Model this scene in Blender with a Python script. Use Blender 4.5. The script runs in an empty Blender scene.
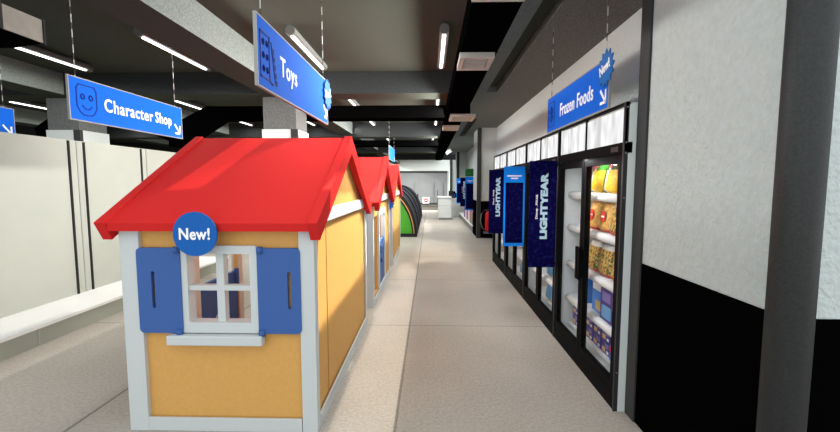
import bpy, bmesh, math, random
from mathutils import Vector, Matrix
random.seed(7)
PI = math.pi
C = bpy.context.scene.collection
D = bpy.data

# ------------------------------------------------------------------ materials
def new_mat(name):
    m = D.materials.new(name); m.use_nodes = True
    nt = m.node_tree; nt.nodes.clear()
    out = nt.nodes.new('ShaderNodeOutputMaterial')
    b = nt.nodes.new('ShaderNodeBsdfPrincipled')
    nt.links.new(b.outputs[0], out.inputs[0])
    return m, nt, b, out

def mat(name, col, rough=.6, metal=0, var=0.0, scale=40, bump=0.0, bscale=60, spec=.3):
    m, nt, b, out = new_mat(name)
    b.inputs['Base Color'].default_value = (*col, 1)
    b.inputs['Roughness'].default_value = rough
    b.inputs['Metallic'].default_value = metal
    b.inputs['Specular IOR Level'].default_value = spec
    tc = nt.nodes.new('ShaderNodeTexCoord')
    if var:
        n = nt.nodes.new('ShaderNodeTexNoise'); n.inputs['Scale'].default_value = scale; n.inputs['Detail'].default_value = 4
        nt.links.new(tc.outputs['Object'], n.inputs['Vector'])
        r = nt.nodes.new('ShaderNodeMapRange')
        r.inputs['From Min'].default_value = .3; r.inputs['From Max'].default_value = .7
        r.inputs['To Min'].default_value = 1-var; r.inputs['To Max'].default_value = 1+var
        nt.links.new(n.outputs['Fac'], r.inputs['Value'])
        mx = nt.nodes.new('ShaderNodeVectorMath'); mx.operation = 'SCALE'
        mx.inputs[0].default_value = col
        nt.links.new(r.outputs[0], mx.inputs['Scale'])
        nt.links.new(mx.outputs[0], b.inputs['Base Color'])
    if bump:
        n2 = nt.nodes.new('ShaderNodeTexNoise'); n2.inputs['Scale'].default_value = bscale; n2.inputs['Detail'].default_value = 5
        nt.links.new(tc.outputs['Object'], n2.inputs['Vector'])
        bp = nt.nodes.new('ShaderNodeBump'); bp.inputs['Strength'].default_value = bump; bp.inputs['Distance'].default_value = .02
        nt.links.new(n2.outputs['Fac'], bp.inputs['Height']); nt.links.new(bp.outputs[0], b.inputs['Normal'])
    return m

def emit(name, col, s):
    m = D.materials.new(name); m.use_nodes = True
    nt = m.node_tree; nt.nodes.clear()
    out = nt.nodes.new('ShaderNodeOutputMaterial'); e = nt.nodes.new('ShaderNodeEmission')
    e.inputs[0].default_value = (*col, 1); e.inputs[1].default_value = s
    nt.links.new(e.outputs[0], out.inputs[0]); return m

def glass(name, tint=(1, 1, 1), refl=.06):
    m = D.materials.new(name); m.use_nodes = True
    nt = m.node_tree; nt.nodes.clear()
    out = nt.nodes.new('ShaderNodeOutputMaterial'); t = nt.nodes.new('ShaderNodeBsdfTransparent')
    t.inputs[0].default_value = (*tint, 1)
    g = nt.nodes.new('ShaderNodeBsdfGlossy'); g.inputs['Roughness'].default_value = .05
    x = nt.nodes.new('ShaderNodeMixShader'); x.inputs[0].default_value = refl
    nt.links.new(t.outputs[0], x.inputs[1]); nt.links.new(g.outputs[0], x.inputs[2]); nt.links.new(x.outputs[0], out.inputs[0])
    return m

def srgb(r, g, b):
    f = lambda c: (c/255/12.92) if c/255 <= .04045 else ((c/255+.055)/1.055)**2.4
    return (f(r), f(g), f(b))

def speckle(name, c1, c2, scale, lo=.45, hi=.6, rough=.6):
    m, nt, b, out = new_mat(name)
    b.inputs['Roughness'].default_value = rough; b.inputs['Specular IOR Level'].default_value = .02
    tc = nt.nodes.new('ShaderNodeTexCoord'); n = nt.nodes.new('ShaderNodeTexNoise'); n.inputs['Scale'].default_value = scale
    nt.links.new(tc.outputs['Object'], n.inputs['Vector'])
    r = nt.nodes.new('ShaderNodeValToRGB'); r.color_ramp.elements[0].position = lo; r.color_ramp.elements[1].position = hi
    r.color_ramp.elements[0].color = (*c1, 1); r.color_ramp.elements[1].color = (*c2, 1)
    nt.links.new(n.outputs['Fac'], r.inputs[0]); nt.links.new(r.outputs[0], b.inputs['Base Color'])
    return m

def mixed_food(name, cols, scale):
    m, nt, b, out = new_mat(name)
    b.inputs['Roughness'].default_value = .5
    tc = nt.nodes.new('ShaderNodeTexCoord'); v = nt.nodes.new('ShaderNodeTexVoronoi'); v.inputs['Scale'].default_value = scale
    nt.links.new(tc.outputs['Object'], v.inputs['Vector'])
    s = nt.nodes.new('ShaderNodeSeparateColor'); nt.links.new(v.outputs['Color'], s.inputs[0])
    r = nt.nodes.new('ShaderNodeValToRGB'); r.color_ramp.interpolation = 'CONSTANT'
    el = r.color_ramp.elements
    el[0].color = (*cols[0], 1); el[0].position = 0
    el[1].color = (*cols[1], 1); el[1].position = 1/len(cols)
    for i in range(2, len(cols)):
        e = el.new(i/len(cols)); e.color = (*cols[i], 1)
    nt.links.new(s.outputs[0], r.inputs[0]); nt.links.new(r.outputs[0], b.inputs['Base Color'])
    return m

def floor_mat():
    m, nt, b, out = new_mat('speckled_concrete_floor')
    L = nt.links.new; N = nt.nodes.new
    tc = N('ShaderNodeTexCoord')
    n = N('ShaderNodeTexNoise'); n.inputs['Scale'].default_value = 45; n.inputs['Detail'].default_value = 3
    L(tc.outputs['Object'], n.inputs['Vector'])
    r = N('ShaderNodeValToRGB')
    r.color_ramp.elements[0].position = .32; r.color_ramp.elements[0].color = (.375, .348, .305, 1)
    r.color_ramp.elements[1].position = .68; r.color_ramp.elements[1].color = (.475, .442, .39, 1)
    L(n.outputs['Fac'], r.inputs[0])
    n3 = N('ShaderNodeTexNoise'); n3.inputs['Scale'].default_value = 1.3; n3.inputs['Detail'].default_value = 4
    L(tc.outputs['Object'], n3.inputs['Vector'])
    r3 = N('ShaderNodeMapRange'); r3.inputs['From Min'].default_value = .3; r3.inputs['From Max'].default_value = .7
    r3.inputs['To Min'].default_value = .94; r3.inputs['To Max'].default_value = 1.06
    L(n3.outputs['Fac'], r3.inputs['Value'])
    sx = N('ShaderNodeSeparateXYZ'); L(tc.outputs['Object'], sx.inputs[0])
    def joint(sock, off, pitch, w):
        a = N('ShaderNodeMath'); a.operation = 'ADD'; a.inputs[1].default_value = off+pitch*20; L(sock, a.inputs[0])
        q = N('ShaderNodeMath'); q.operation = 'MODULO'; q.inputs[1].default_value = pitch; L(a.outputs[0], q.inputs[0])
        s = N('ShaderNodeMath'); s.operation = 'SUBTRACT'; s.inputs[1].default_value = pitch/2; L(q.outputs[0], s.inputs[0])
        ab = N('ShaderNodeMath'); ab.operation = 'ABSOLUTE'; L(s.outputs[0], ab.inputs[0])
        mr = N('ShaderNodeMapRange'); mr.inputs['From Min'].default_value = w*.5; mr.inputs['From Max'].default_value = w
        mr.inputs['To Min'].default_value = .5; mr.inputs['To Max'].default_value = 1
        L(ab.outputs[0], mr.inputs['Value']); return mr.outputs[0]
    jx = joint(sx.outputs[0], .226+2.13/2, 2.13, .014)
    jy = joint(sx.outputs[1], -4.39+2.13/2, 2.13, .008)
    m1 = N('ShaderNodeMath'); m1.operation = 'MULTIPLY'; L(jx, m1.inputs[0]); L(jy, m1.inputs[1])
    m2 = N('ShaderNodeMath'); m2.operation = 'MULTIPLY'; L(m1.outputs[0], m2.inputs[0]); L(r3.outputs[0], m2.inputs[1])
    sc = N('ShaderNodeVectorMath'); sc.operation = 'SCALE'; L(r.outputs[0], sc.inputs[0]); L(m2.outputs[0], sc.inputs['Scale'])
    L(sc.outputs[0], b.inputs['Base Color'])
    b.inputs['Roughness'].default_value = .7; b.inputs['Specular IOR Level'].default_value = .1
    return m

def header_mat():
    m = D.materials.new('backlit_header_panel'); m.use_nodes = True
    nt = m.node_tree; nt.nodes.clear(); N = nt.nodes.new; L = nt.links.new
    out = N('ShaderNodeOutputMaterial'); e = N('ShaderNodeEmission'); tc = N('ShaderNodeTexCoord')
    mp = N('ShaderNodeMapping'); mp.inputs['Scale'].default_value = (1, 1, .35)
    n = N('ShaderNodeTexNoise'); n.inputs['Scale'].default_value = 9; n.inputs['Detail'].default_value = 1
    L(tc.outputs['Object'], mp.inputs[0]); L(mp.outputs[0], n.inputs['Vector'])
    r = N('ShaderNodeValToRGB'); r.color_ramp.elements[0].position = .35; r.color_ramp.elements[1].position = .65
    r.color_ramp.elements[0].color = (.50, .50, .50, 1); r.color_ramp.elements[1].color = (.85, .85, .86, 1)
    L(n.outputs['Fac'], r.inputs[0]); L(r.outputs[0], e.inputs[0]); e.inputs[1].default_value = 1.35
    L(e.outputs[0], out.inputs[0]); return m

M = dict(
    floor=floor_mat(),
    stucco=mat('white_stucco_wall', (.51, .565, .55), .9, var=.05, scale=30, bump=.8, bscale=38),
    black=mat('black_wainscot_paint', (.0015, .0015, .0015), .9, spec=0),
    trim=mat('dark_grey_trim', (.035, .037, .037), .6, var=.1, scale=80),
    column=mat('dark_speckled_column', (.024, .026, .026), .55, var=.25, scale=110),
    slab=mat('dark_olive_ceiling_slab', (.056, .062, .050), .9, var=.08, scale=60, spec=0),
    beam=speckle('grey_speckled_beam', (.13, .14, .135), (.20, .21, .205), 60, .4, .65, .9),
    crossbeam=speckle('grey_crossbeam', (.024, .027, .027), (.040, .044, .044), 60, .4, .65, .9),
    longbeam=speckle('warm_grey_beam', (.165, .19, .175), (.23, .26, .24), 60, .4, .65, .9),  # lighter than the other beams: light from the right put into the colour
    duct=mat('black_duct_paint', (.0015, .0015, .0015), .9, spec=0),
    ductside=mat('beige_metal_duct', (.50, .48, .41), .7, var=.15, scale=30),
    vent=mat('cream_vent_metal', (.50, .49, .44), .6),
    ventdark=mat('grey_vent_core', (.25, .25, .22), .7),
    paneling=mat('pale_column_cladding', (.74, .79, .77), .8),
    orange=mat('orange_house_wall', (.66, .36, .10), .6, var=.04, scale=50),
    whiteplastic=mat('pale_grey_plastic_trim', (.57, .61, .61), .5),
    red=mat('red_roof_plastic', (.62, .025, .023), .7, var=.03, scale=60, spec=.05),
    blue=mat('blue_shutter_plastic', (.046, .118, .35), .5, spec=.2),
    gond=mat('cream_shelf_panel', (.45, .465, .415), .8, var=.02, scale=3),
    gonddeck=mat('white_shelf_deck', (.85, .86, .85), .6),
    plinth=mat('grey_green_plinth', (.34, .36, .31), .8),
    slot=mat('dark_upright_slot', (.012, .012, .012), .8),
    upright=mat('grey_shelf_upright', (.40, .40, .37), .6),
    signblue=mat('bright_blue_sign', (.004, .115, .62), .7, spec=.1),
    navy=mat('navy_icon_line', (.01, .03, .25), .6, spec=.1),
    burst=mat('teal_blue_burst', (.018, .13, .40), .5, spec=.1),
    badge=mat('deep_blue_badge', (.012, .115, .42), .5, spec=.1),
    letter=mat('white_lettering', (.95, .97, .98), .5, spec=.1),
    edge=mat('grey_sign_edge', (.3, .3, .28), .6),
    wire=mat('pale_hanging_wire', (.35, .35, .33), .5),
    fblack=mat('black_freezer_frame', (.004, .004, .0045), .6, spec=.05),
    ftrim=mat('dark_freezer_corner_trim', (.03, .03, .033), .5),
    fside=mat('pale_grey_freezer_side', (.74, .80, .78), .7),
    fin=mat('white_freezer_liner', (.68, .71, .71), .6),
    fshelf=mat('white_wire_shelf', (.74, .77, .78), .5),
    glass=glass('clear_door_glass', (1, 1, 1), .03),
    header=header_mat(),
    banner=speckle('starry_navy_print', (.003, .002, .040), (.012, .014, .12), 24, .5, .75, .9),
    silver=mat('silver_blue_lettering', (.45, .64, .76), .4),
    bannerblue=mat('bright_blue_print', (.012, .26, .95), .6, spec=.0),
    tube=emit('lit_fluorescent_tube', (1, 1, .98), 4),
    housing=mat('grey_light_housing', (.17, .175, .165), .5),
    housecap=mat('dark_light_end_cap', (.11, .11, .10), .5),
    back=mat('white_fascia', (.9, .95, .92), .8),
    shop=mat('grey_shop_glass', (.24, .25, .255), .4, var=.12, scale=.8),
    counter=mat('white_counter', (.78, .81, .79), .6),
    darkm=mat('dark_metal', (.03, .03, .032), .5),
    mat_=mat('brown_entry_mat', (.055, .047, .034), .9),
    signred=mat('red_sign_disc', (.75, .03, .03), .5),
    white=mat('white_plain', (.85, .86, .86), .5),
    tgreen=mat('green_tent_fabric', (.085, .42, .035), .8, var=.06, scale=20),
    tblack=mat('black_tent_fabric', (.018, .02, .022), .8),
    tgrey=mat('charcoal_tent_fabric', (.045, .05, .055), .8),
    torange=mat('orange_tent_stripe', (.75, .38, .10), .7),
    tblue=mat('blue_tent_stripe', (.03, .09, .35), .7),
    fire=mat('red_extinguisher_paint', (.65, .012, .015), .35),
    hose=mat('dark_rubber_hose', (.04, .04, .04), .6),
    green=mat('green_topper', (.01, .13, .03), .6),
    pgreen=mat('green_packaging', (.02, .22, .02), .4), pyellow=mixed_food('corn_print', [(.78, .50, .02), (.85, .60, .05), (.70, .42, .01)], 70),
    pwhite=mat('white_packaging', (.8, .82, .82), .4), pred=mat('red_packaging', (.62, .02, .02), .4),
    ppink=mat('pink_packaging', (.70, .2, .35), .4),
    pblue=mat('blue_packaging', (.03, .22, .70), .4), psky=mat('sky_blue_packaging', (.12, .34, .62), .4),
    ppurple=mat('purple_packaging', (.045, .03, .24), .4), plilac=mat('lilac_print', (.20, .16, .40), .4),
    ptan=mat('tan_print', (.62, .42, .18), .5),
    fries=mixed_food('fries_print', [(.70, .40, .09), (.55, .28, .05), (.80, .52, .16), (.62, .34, .08)], 45),
    veg=mixed_food('vegetable_mix_print', [(.55, .30, .05), (.10, .16, .02), (.70, .55, .12), (.35, .05, .02), (.6, .42, .1), (.07, .1, .02)], 75),
    slotgrey=mat('grey_metal', (.2, .2, .2), .5),
)

# ------------------------------------------------------------------ geometry helpers
def box(bm, x0, x1, y0, y1, z0, z1, mi=0, bev=0):
    b2 = bmesh.new() if bev else bm
    vs = [b2.verts.new(p) for p in ((x0,y0,z0),(x1,y0,z0),(x1,y1,z0),(x0,y1,z0),(x0,y0,z1),(x1,y0,z1),(x1,y1,z1),(x0,y1,z1))]
    for f in ((0,3,2,1),(4,5,6,7),(0,1,5,4),(1,2,6,5),(2,3,7,6),(3,0,4,7)):
        fc = b2.faces.new([vs[i] for i in f]); fc.material_index = mi
    if bev:
        bmesh.ops.bevel(b2, geom=b2.edges[:], offset=bev, segments=2, affect='EDGES', profile=.5)
        for f in b2.faces: f.material_index = mi
        merge(bm, b2)

def merge(bm, b2):
    me = D.meshes.new('tmp'); b2.to_mesh(me); b2.free(); bm.from_mesh(me); D.meshes.remove(me)

def B(*boxes, bev=0, mi=0):
    bm = bmesh.new()
    for b in boxes:
        box(bm, *b[:6], mi=b[6] if len(b) > 6 else mi, bev=bev)
    return bm

def tube(bm, pts, r, n=10, mi=0, smooth=True):
    pts = [Vector(p) for p in pts]; rings = []
    for i, p in enumerate(pts):
        t = (pts[min(i+1, len(pts)-1)]-pts[max(i-1, 0)]).normalized()
        a = Vector((0,0,1)) if abs(t.z) < .9 else Vector((1,0,0))
        u = t.cross(a).normalized(); v = t.cross(u)
        rr = r[i] if isinstance(r, (list, tuple)) else r
        rings.append([bm.verts.new(p+(u*math.cos(2*PI*k/n)+v*math.sin(2*PI*k/n))*rr) for k in range(n)])
    for a, b in zip(rings, rings[1:]):
        for k in range(n):
            f = bm.faces.new((a[k], a[(k+1) % n], b[(k+1) % n], b[k])); f.material_index = mi; f.smooth = smooth
    for rg in (rings[0][::-1], rings[-1]):
        f = bm.faces.new(rg); f.material_index = mi

def plate(outer, holes, origin, U, V, N, th, mi=0, bm=None):
    """flat sheet with holes, th thick along N; outer/holes are 2D (u,v) lists"""
    bm = bm or bmesh.new()
    U, V, N, O = Vector(U), Vector(V), Vector(N).normalized(), Vector(origin)
    b2 = bmesh.new(); loops = []
    for lp in [outer]+list(holes):
        vs = [b2.verts.new((u, v, 0)) for u, v in lp]
        for i in range(len(vs)): b2.edges.new((vs[i], vs[(i+1) % len(vs)]))
        loops.append([(u, v) for u, v in lp])
    bmesh.ops.triangle_fill(b2, use_beauty=True, edges=b2.edges[:])
    b2.verts.ensure_lookup_table()
    tris = [[tuple(v.co[:2]) for v in f.verts] for f in b2.faces]
    b2.free()
    cache = {}
    def vert(p, s):
        k = (round(p[0], 6), round(p[1], 6), s)
        if k not in cache: cache[k] = bm.verts.new(O+U*p[0]+V*p[1]+N*(th*s))
        return cache[k]
    for t in tris:
        f = bm.faces.new([vert(p, 0) for p in t]); f.material_index = mi
        f = bm.faces.new([vert(p, 1) for p in reversed(t)]); f.material_index = mi
    for lp in loops:
        for i in range(len(lp)):
            a, b = lp[i], lp[(i+1) % len(lp)]
            f = bm.faces.new((vert(a, 0), vert(b, 0), vert(b, 1), vert(a, 1))); f.material_index = mi
    bmesh.ops.recalc_face_normals(bm, faces=bm.faces[:])
    return bm

def rect(u0, u1, v0, v1): return [(u0, v0), (u1, v0), (u1, v1), (u0, v1)]
def rrect(u0, u1, v0, v1, r, n=5):
    o = []
    for cx, cy, a0 in ((u1-r, v0+r, -PI/2), (u1-r, v1-r, 0), (u0+r, v1-r, PI/2), (u0+r, v0+r, PI)):
        for k in range(n+1):
            a = a0+PI/2*k/n; o.append((cx+r*math.cos(a), cy+r*math.sin(a)))
    return o
def disc(cx, cy, r, n=40): return [(cx+r*math.cos(2*PI*k/n), cy+r*math.sin(2*PI*k/n)) for k in range(n)]
def star(cx, cy, r0, r1, n): return [(cx+(r1 if k % 2 == 0 else r0)*math.cos(PI*k/n+.1), cy+(r1 if k % 2 == 0 else r0)*math.sin(PI*k/n+.1)) for k in range(2*n)]

def obj(name, bm, mats, parent=None, loc=(0,0,0)):
    me = D.meshes.new(name)
    bmesh.ops.translate(bm, verts=bm.verts, vec=-Vector(loc))
    bm.to_mesh(me); bm.free()
    for m in (mats if isinstance(mats, (list, tuple)) else [mats]): me.materials.append(m)
    o = D.objects.new(name, me); C.objects.link(o)
    if parent: o.parent = parent
    else: o.location = loc
    return o

def struct(name, bm, mats):
    o = obj(name, bm, mats); o['kind'] = 'structure'; return o

def root_of(o):
    while o.parent: o = o.parent
    return o
def tag(o, label, cat, group=None):
    o['label'] = label; o['category'] = cat
    if group: o['group'] = group
    return o
def thing(name, label, cat, loc=(0,0,0), group=None):
    o = D.objects.new(name, None); C.objects.link(o); o.location = loc; o.empty_display_size = .1
    return tag(o, label, cat, group)
def part(name, bm, mats, parent, label=None):
    """geometry given in world coordinates of the unrotated thing"""
    r = root_of(parent)
    o = obj(name, bm, mats, parent, loc=tuple(r.location))
    if label: o['label'] = label
    return o
def solo(name, bm, mats, loc, label, cat, group=None):
    return tag(obj(name, bm, mats, None, loc), label, cat, group)
def dup(r, loc, rz=0, label=None, group=None):
    n = r.copy(); C.objects.link(n); n.location = loc; n.rotation_euler = (0,0,rz)
    if label: n['label'] = label
    if group: n['group'] = group
    def rec(a, b):
        for ch in list(a.children):
            if ch.name in before:
                c = ch.copy(); C.objects.link(c); c.parent = b; rec(ch, c)
    before = {o.name for o in D.objects}
    rec(r, n); return n

def text_bm(s, O, U, V, N, width, height, th=.004, bold=.02, space=1.0, shear=0):
    cu = D.curves.new('t', 'FONT'); cu.body = s; cu.extrude = .5; cu.offset = bold; cu.space_character = space; cu.shear = shear
    cu.resolution_u = 4
    o = D.objects.new('t', cu); C.objects.link(o)
    bpy.context.view_layer.update()
    me = D.meshes.new_from_object(o.evaluated_get(bpy.context.evaluated_depsgraph_get()))
    D.objects.remove(o); D.curves.remove(cu)
    bm = bmesh.new(); bm.from_mesh(me); D.meshes.remove(me)
    xs = [v.co.x for v in bm.verts]; ys = [v.co.y for v in bm.verts]
    x0, x1, y0, y1 = min(xs), max(xs), min(ys), max(ys)
    O, U, V, N = Vector(O), Vector(U), Vector(V), Vector(N)
    for v in bm.verts:
        u = (v.co.x-x0)/(x1-x0)*width; w = (v.co.y-y0)/(y1-y0)*height; t = (v.co.z+.5)*th
        v.co = O+U*u+V*w+N*t
    bmesh.ops.recalc_face_normals(bm, faces=bm.faces[:])
    return bm

def strokes(bm, segs, O, U, V, N, w, th=.003):
    """thick line segments on a plane: each seg is a list of 2D points"""
    O, U, V, N = Vector(O), Vector(U), Vector(V), Vector(N)
    for s in segs:
        for (a, b) in zip(s, s[1:]):
            d = Vector((b[0]-a[0], b[1]-a[1])); 
            if d.length < 1e-6: continue
            d.normalize(); p = Vector((-d.y, d.x))*w/2; e = d*w/2
            q = [(a[0]-e.x+p.x, a[1]-e.y+p.y), (b[0]+e.x+p.x, b[1]+e.y+p.y), (b[0]+e.x-p.x, b[1]+e.y-p.y), (a[0]-e.x-p.x, a[1]-e.y-p.y)]
            lo = [bm.verts.new(O+U*x+V*y) for x, y in q]; hi = [bm.verts.new(O+U*x+V*y+N*th) for x, y in q]
            bm.faces.new(hi); bm.faces.new(lo[::-1])
            for k in range(4): bm.faces.new((lo[k], lo[(k+1) % 4], hi[(k+1) % 4], hi[k]))
    bmesh.ops.recalc_face_normals(bm, faces=bm.faces[:])
    return bm

# ------------------------------------------------------------------ setting
struct('floor', B((-14, 4, -3, 30, -.1, 0)), M['floor'])
SL = 3.30
struct('ceiling', B((-14, .62, 3.0, 29.5, SL, SL+.15)), M['slab'])
# soffit over the right side of the aisle, with a dark groove in it
SF = 3.17
struct('ceiling_soffit', B((.62, .97, 1.45, 22, SF, SL+.15), (1.16, 1.95, 1.45, 22, SF, SL+.15),
                           (.97, 1.16, 7.1, 10.0, SF, SL+.15), (.97, 1.16, 13.6, 22, SF, SL+.15)), M['beam'])
struct('ceiling_groove', B((.97, 1.16, 1.45, 7.1, SF+.10, SL+.15), (.97, 1.16, 10.0, 13.6, SF+.10, SL+.15)), M['slab'])
WZ = 1.08
# piers of the right wall
def pier(n, y0, y1, xf=1.38, xb=1.95):
    struct('wall_pier_%d' % n, B((xf, xb, y0, y1, WZ, SF)), M['stucco'])
    struct('baseboard_pier_%d' % n, B((xf-.004, xb, y0-.004, y1, 0, WZ)), M['black'])
pier(1, 1.534, 2.70); pier(2, 11.62, 12.8); pier(3, 20.6, 21.8)
pier(4, 25.4, 27, 1.27)
struct('trim_9', B((1.25, 1.42, 25.36, 25.398, 0, SF)), M['trim'])
struct('wall_front_return', B((1.95, 4, 1.534, 1.7, WZ, SF)), M['stucco'])
struct('baseboard_front_return', B((1.95, 4, 1.53, 1.7, 0, WZ)), M['black'])
struct('trim_1', B((1.365, 1.379, 2.60, 2.715, 0, SF)), M['trim'])
struct('trim_2', B((1.36, 1.47, 11.59, 11.615, 0, SF), (1.36, 1.379, 11.615, 11.72, 0, SF)), M['trim'])
struct('trim_3', B((1.36, 1.50, 20.57, 20.598, 0, SF)), M['trim'])
# recessed right wall above and beyond the freezers
struct('wall_right', B((1.90, 2.0, 2.70, 23, WZ, SL)), M['stucco'])
struct('baseboard_right', B((1.895, 2.0, 2.70, 23, 0, WZ)), M['black'])
# round-edged column in front of the wall corner
bm = bmesh.new(); tube(bm, [(1.246, 1.385, 0), (1.246, 1.385, 3.3)], .066, 32)
o = struct('column_1', bm, M['column'])
# longitudinal beams, transverse beams
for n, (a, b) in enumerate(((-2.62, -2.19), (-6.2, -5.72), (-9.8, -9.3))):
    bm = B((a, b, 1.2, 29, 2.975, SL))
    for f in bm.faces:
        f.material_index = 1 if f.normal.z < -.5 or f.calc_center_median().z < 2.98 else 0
    struct('ceiling_beam_%d' % (n+1), bm, [M['longbeam'], M['slab']])  # sides painted as if lit from the right, undersides in the darker slab colour
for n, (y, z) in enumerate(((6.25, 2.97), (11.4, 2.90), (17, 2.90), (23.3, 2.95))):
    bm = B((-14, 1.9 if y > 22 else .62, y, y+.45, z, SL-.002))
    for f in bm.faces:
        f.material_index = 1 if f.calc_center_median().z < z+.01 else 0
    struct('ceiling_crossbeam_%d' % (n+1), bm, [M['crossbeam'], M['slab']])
# columns
def column(n, x0, x1, y0, y1):
    struct('column_%d' % n, B((x0+.02, x1-.02, y0+.02, y1-.02, 2.46, 2.97)), M['beam'])
    struct('column_%d_cladding' % n, B((x0, x1, y0, y1, 0, 2.46)), M['paneling'])
    struct('trim_%d' % (n+3), B((x1-.10, x1+.008, y0-.01, y0-.002, 0, 2.46), (x1+.001, x1+.008, y0-.002, y0+.05, 0, 2.46)), M['trim'])
column(2, -2.7, -2.13, 6.45, 7.05); column(3, -6.25, -5.69, 6.45, 7.05)
column(4, -6.25, -5.69, 11.5, 12.1)
# walls far away
struct('wall_back', B((-14, 2.6, 29, 29.1, 2.45, 3.25)), M['back'])
struct('trim_8', B((-14, 1.3, 28.93, 28.99, 2.33, 2.46)), M['trim'])
struct('window_1', B((-14, 1.25, 29, 29.1, 0, 2.45)), M['shop'])
struct('wall_left', B((-14.1, -14, 1.2, 29.1, 0, SL)), M['beam'])
struct('wall_back_corner', B((1.25, 2.6, 28.9, 29.0, 0, 2.45)), M['stucco'])
for n, x in enumerate((-1.13, .27, .95)):
    struct('window_frame_%d' % (n+1), B((x-.03, x+.03, 28.92, 28.98, .1, 1.65)), M['slotgrey'])
struct('floor_mat_strip', B((-9, 1.2, 23.6, 28.5, .001, .006)), M['mat_'])

# ------------------------------------------------------------------ ducts
def hull_duct(sections, bm=None):
    bm = bm or bmesh.new(); rings = []
    for s in sections: rings.append([bm.verts.new(p) for p in s])
    for a, b in zip(rings, rings[1:]):
        for k in range(4): bm.faces.new((a[k], a[(k+1) % 4], b[(k+1) % 4], b[k]))
    bm.faces.new(rings[0][::-1]); bm.faces.new(rings[-1]); bmesh.ops.recalc_face_normals(bm, faces=bm.faces[:])
    return bm
t = thing('air_duct', 'long black ceiling air duct running above the aisle beside the soffit', 'duct', (.42, 6, 2.72))
part('duct_run', B((.262, .575, 1.6, 20, 2.72, 2.89)), M['duct'], t)
bm = hull_duct([[(.70, 7.1, 2.735), (.70, 7.5, 2.735), (.70, 7.5, 2.95), (.70, 7.1, 2.95)],
                [(-3.75, 7.1, 2.735), (-3.75, 7.5, 2.735), (-3.95, 7.5, 2.95), (-3.95, 7.1, 2.95)],
                [(-4.3, 7.1, 2.40), (-4.3, 7.5, 2.40), (-4.65, 7.5, 2.6), (-4.65, 7.1, 2.6)],
                [(-4.55, 7.1, 2.3), (-4.55, 7.5, 2.3), (-4.9, 7.5, 2.45), (-4.9, 7.1, 2.45)]])
part('cross_branch', bm, M['duct'], t)
part('far_branch', B((-8, .3, 12.2, 12.7, 2.72, 2.89)), M['duct'], t)
bm = hull_duct([[(-6.75, 7.6, 2.75), (-6.75, 8.0, 2.75), (-6.75, 8.0, 3.0), (-6.75, 7.6, 3.0)],
                [(-7.0, 7.6, 2.70), (-7.0, 8.0, 2.70), (-7.05, 8.0, 3.0), (-7.05, 7.6, 3.0)],
                [(-7.5, 7.6, 2.35), (-7.5, 8.0, 2.35), (-7.6, 8.0, 2.65), (-7.6, 7.6, 2.65)]])
solo('air_duct', bm, M['duct'], (-7.0, 7.8, 2.4), 'short black sloping duct above the cream wall shelving beside a pale column', 'duct')
# big near duct with beige side
t = thing('ceiling_unit', 'beige metal ceiling unit with black underside, close overhead in the corner', 'air unit', (-3.2, 2.2, 2.6))
bm = hull_duct([[(-4.2, 1.3, 2.557), (-2.95, 1.3, 2.557), (-2.785, 1.3, 2.60), (-4.2, 1.3, 2.62)],
                [(-4.2, 2.86, 2.557), (-2.95, 2.86, 2.557), (-2.785, 2.90, 2.60), (-4.2, 2.9, 2.62)]])
part('underside', bm, M['duct'], t)
part('side_panel', B((-4.2, -2.78, 1.3, 2.60, 2.602, 2.765)), M['ductside'], t)
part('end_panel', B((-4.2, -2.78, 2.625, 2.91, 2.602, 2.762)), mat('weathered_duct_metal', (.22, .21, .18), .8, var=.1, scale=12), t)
part('seam', B((-2.79, -2.774, 2.60, 2.625, 2.60, 2.77)), M['slot'], t)
part('seam', B((-2.79, -2.772, 2.90, 2.915, 2.59, 2.77)), M['slot'], t)
# vents on the duct
VG = 'vents along the black duct'
def vent(x0, x1, y0, y1, label):
    t = thing('ceiling_vent', label, 'vent', ((x0+x1)/2, (y0+y1)/2, 2.70), VG)
    fr = plate(rect(x0, x1, y0, y1), [rect(x0+.04, x1-.04, y0+.05, y1-.05)], (0,0,2.675), (1,0,0), (0,1,0), (0,0,1), .044)
    part('frame', fr, M['vent'], t)
    part('core', B((x0+.04, x1-.04, y0+.05, y1-.05, 2.695, 2.715)), M['ventdark'], t, 'grey grille core')
    bs = B(*[(x0+.05, x1-.05, y0+.06+(y1-y0-.12)*k/6, y0+.075+(y1-y0-.12)*k/6, 2.682, 2.697) for k in range(7)])
    part('slats', bs, M['vent'], t)
vent(.245, .56, 2.07, 2.49, 'cream vent on the black duct, nearest and cut by the picture top')
vent(.255, .555, 3.55, 3.95, 'cream ceiling vent under the black duct, beside the aisle light')
vent(.33, .74, 6.62, 7.15, 'cream vent where the black cross duct meets the main duct')
vent(.25, .57, 7.9, 8.4, 'cream vent farthest along the black duct')

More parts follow.
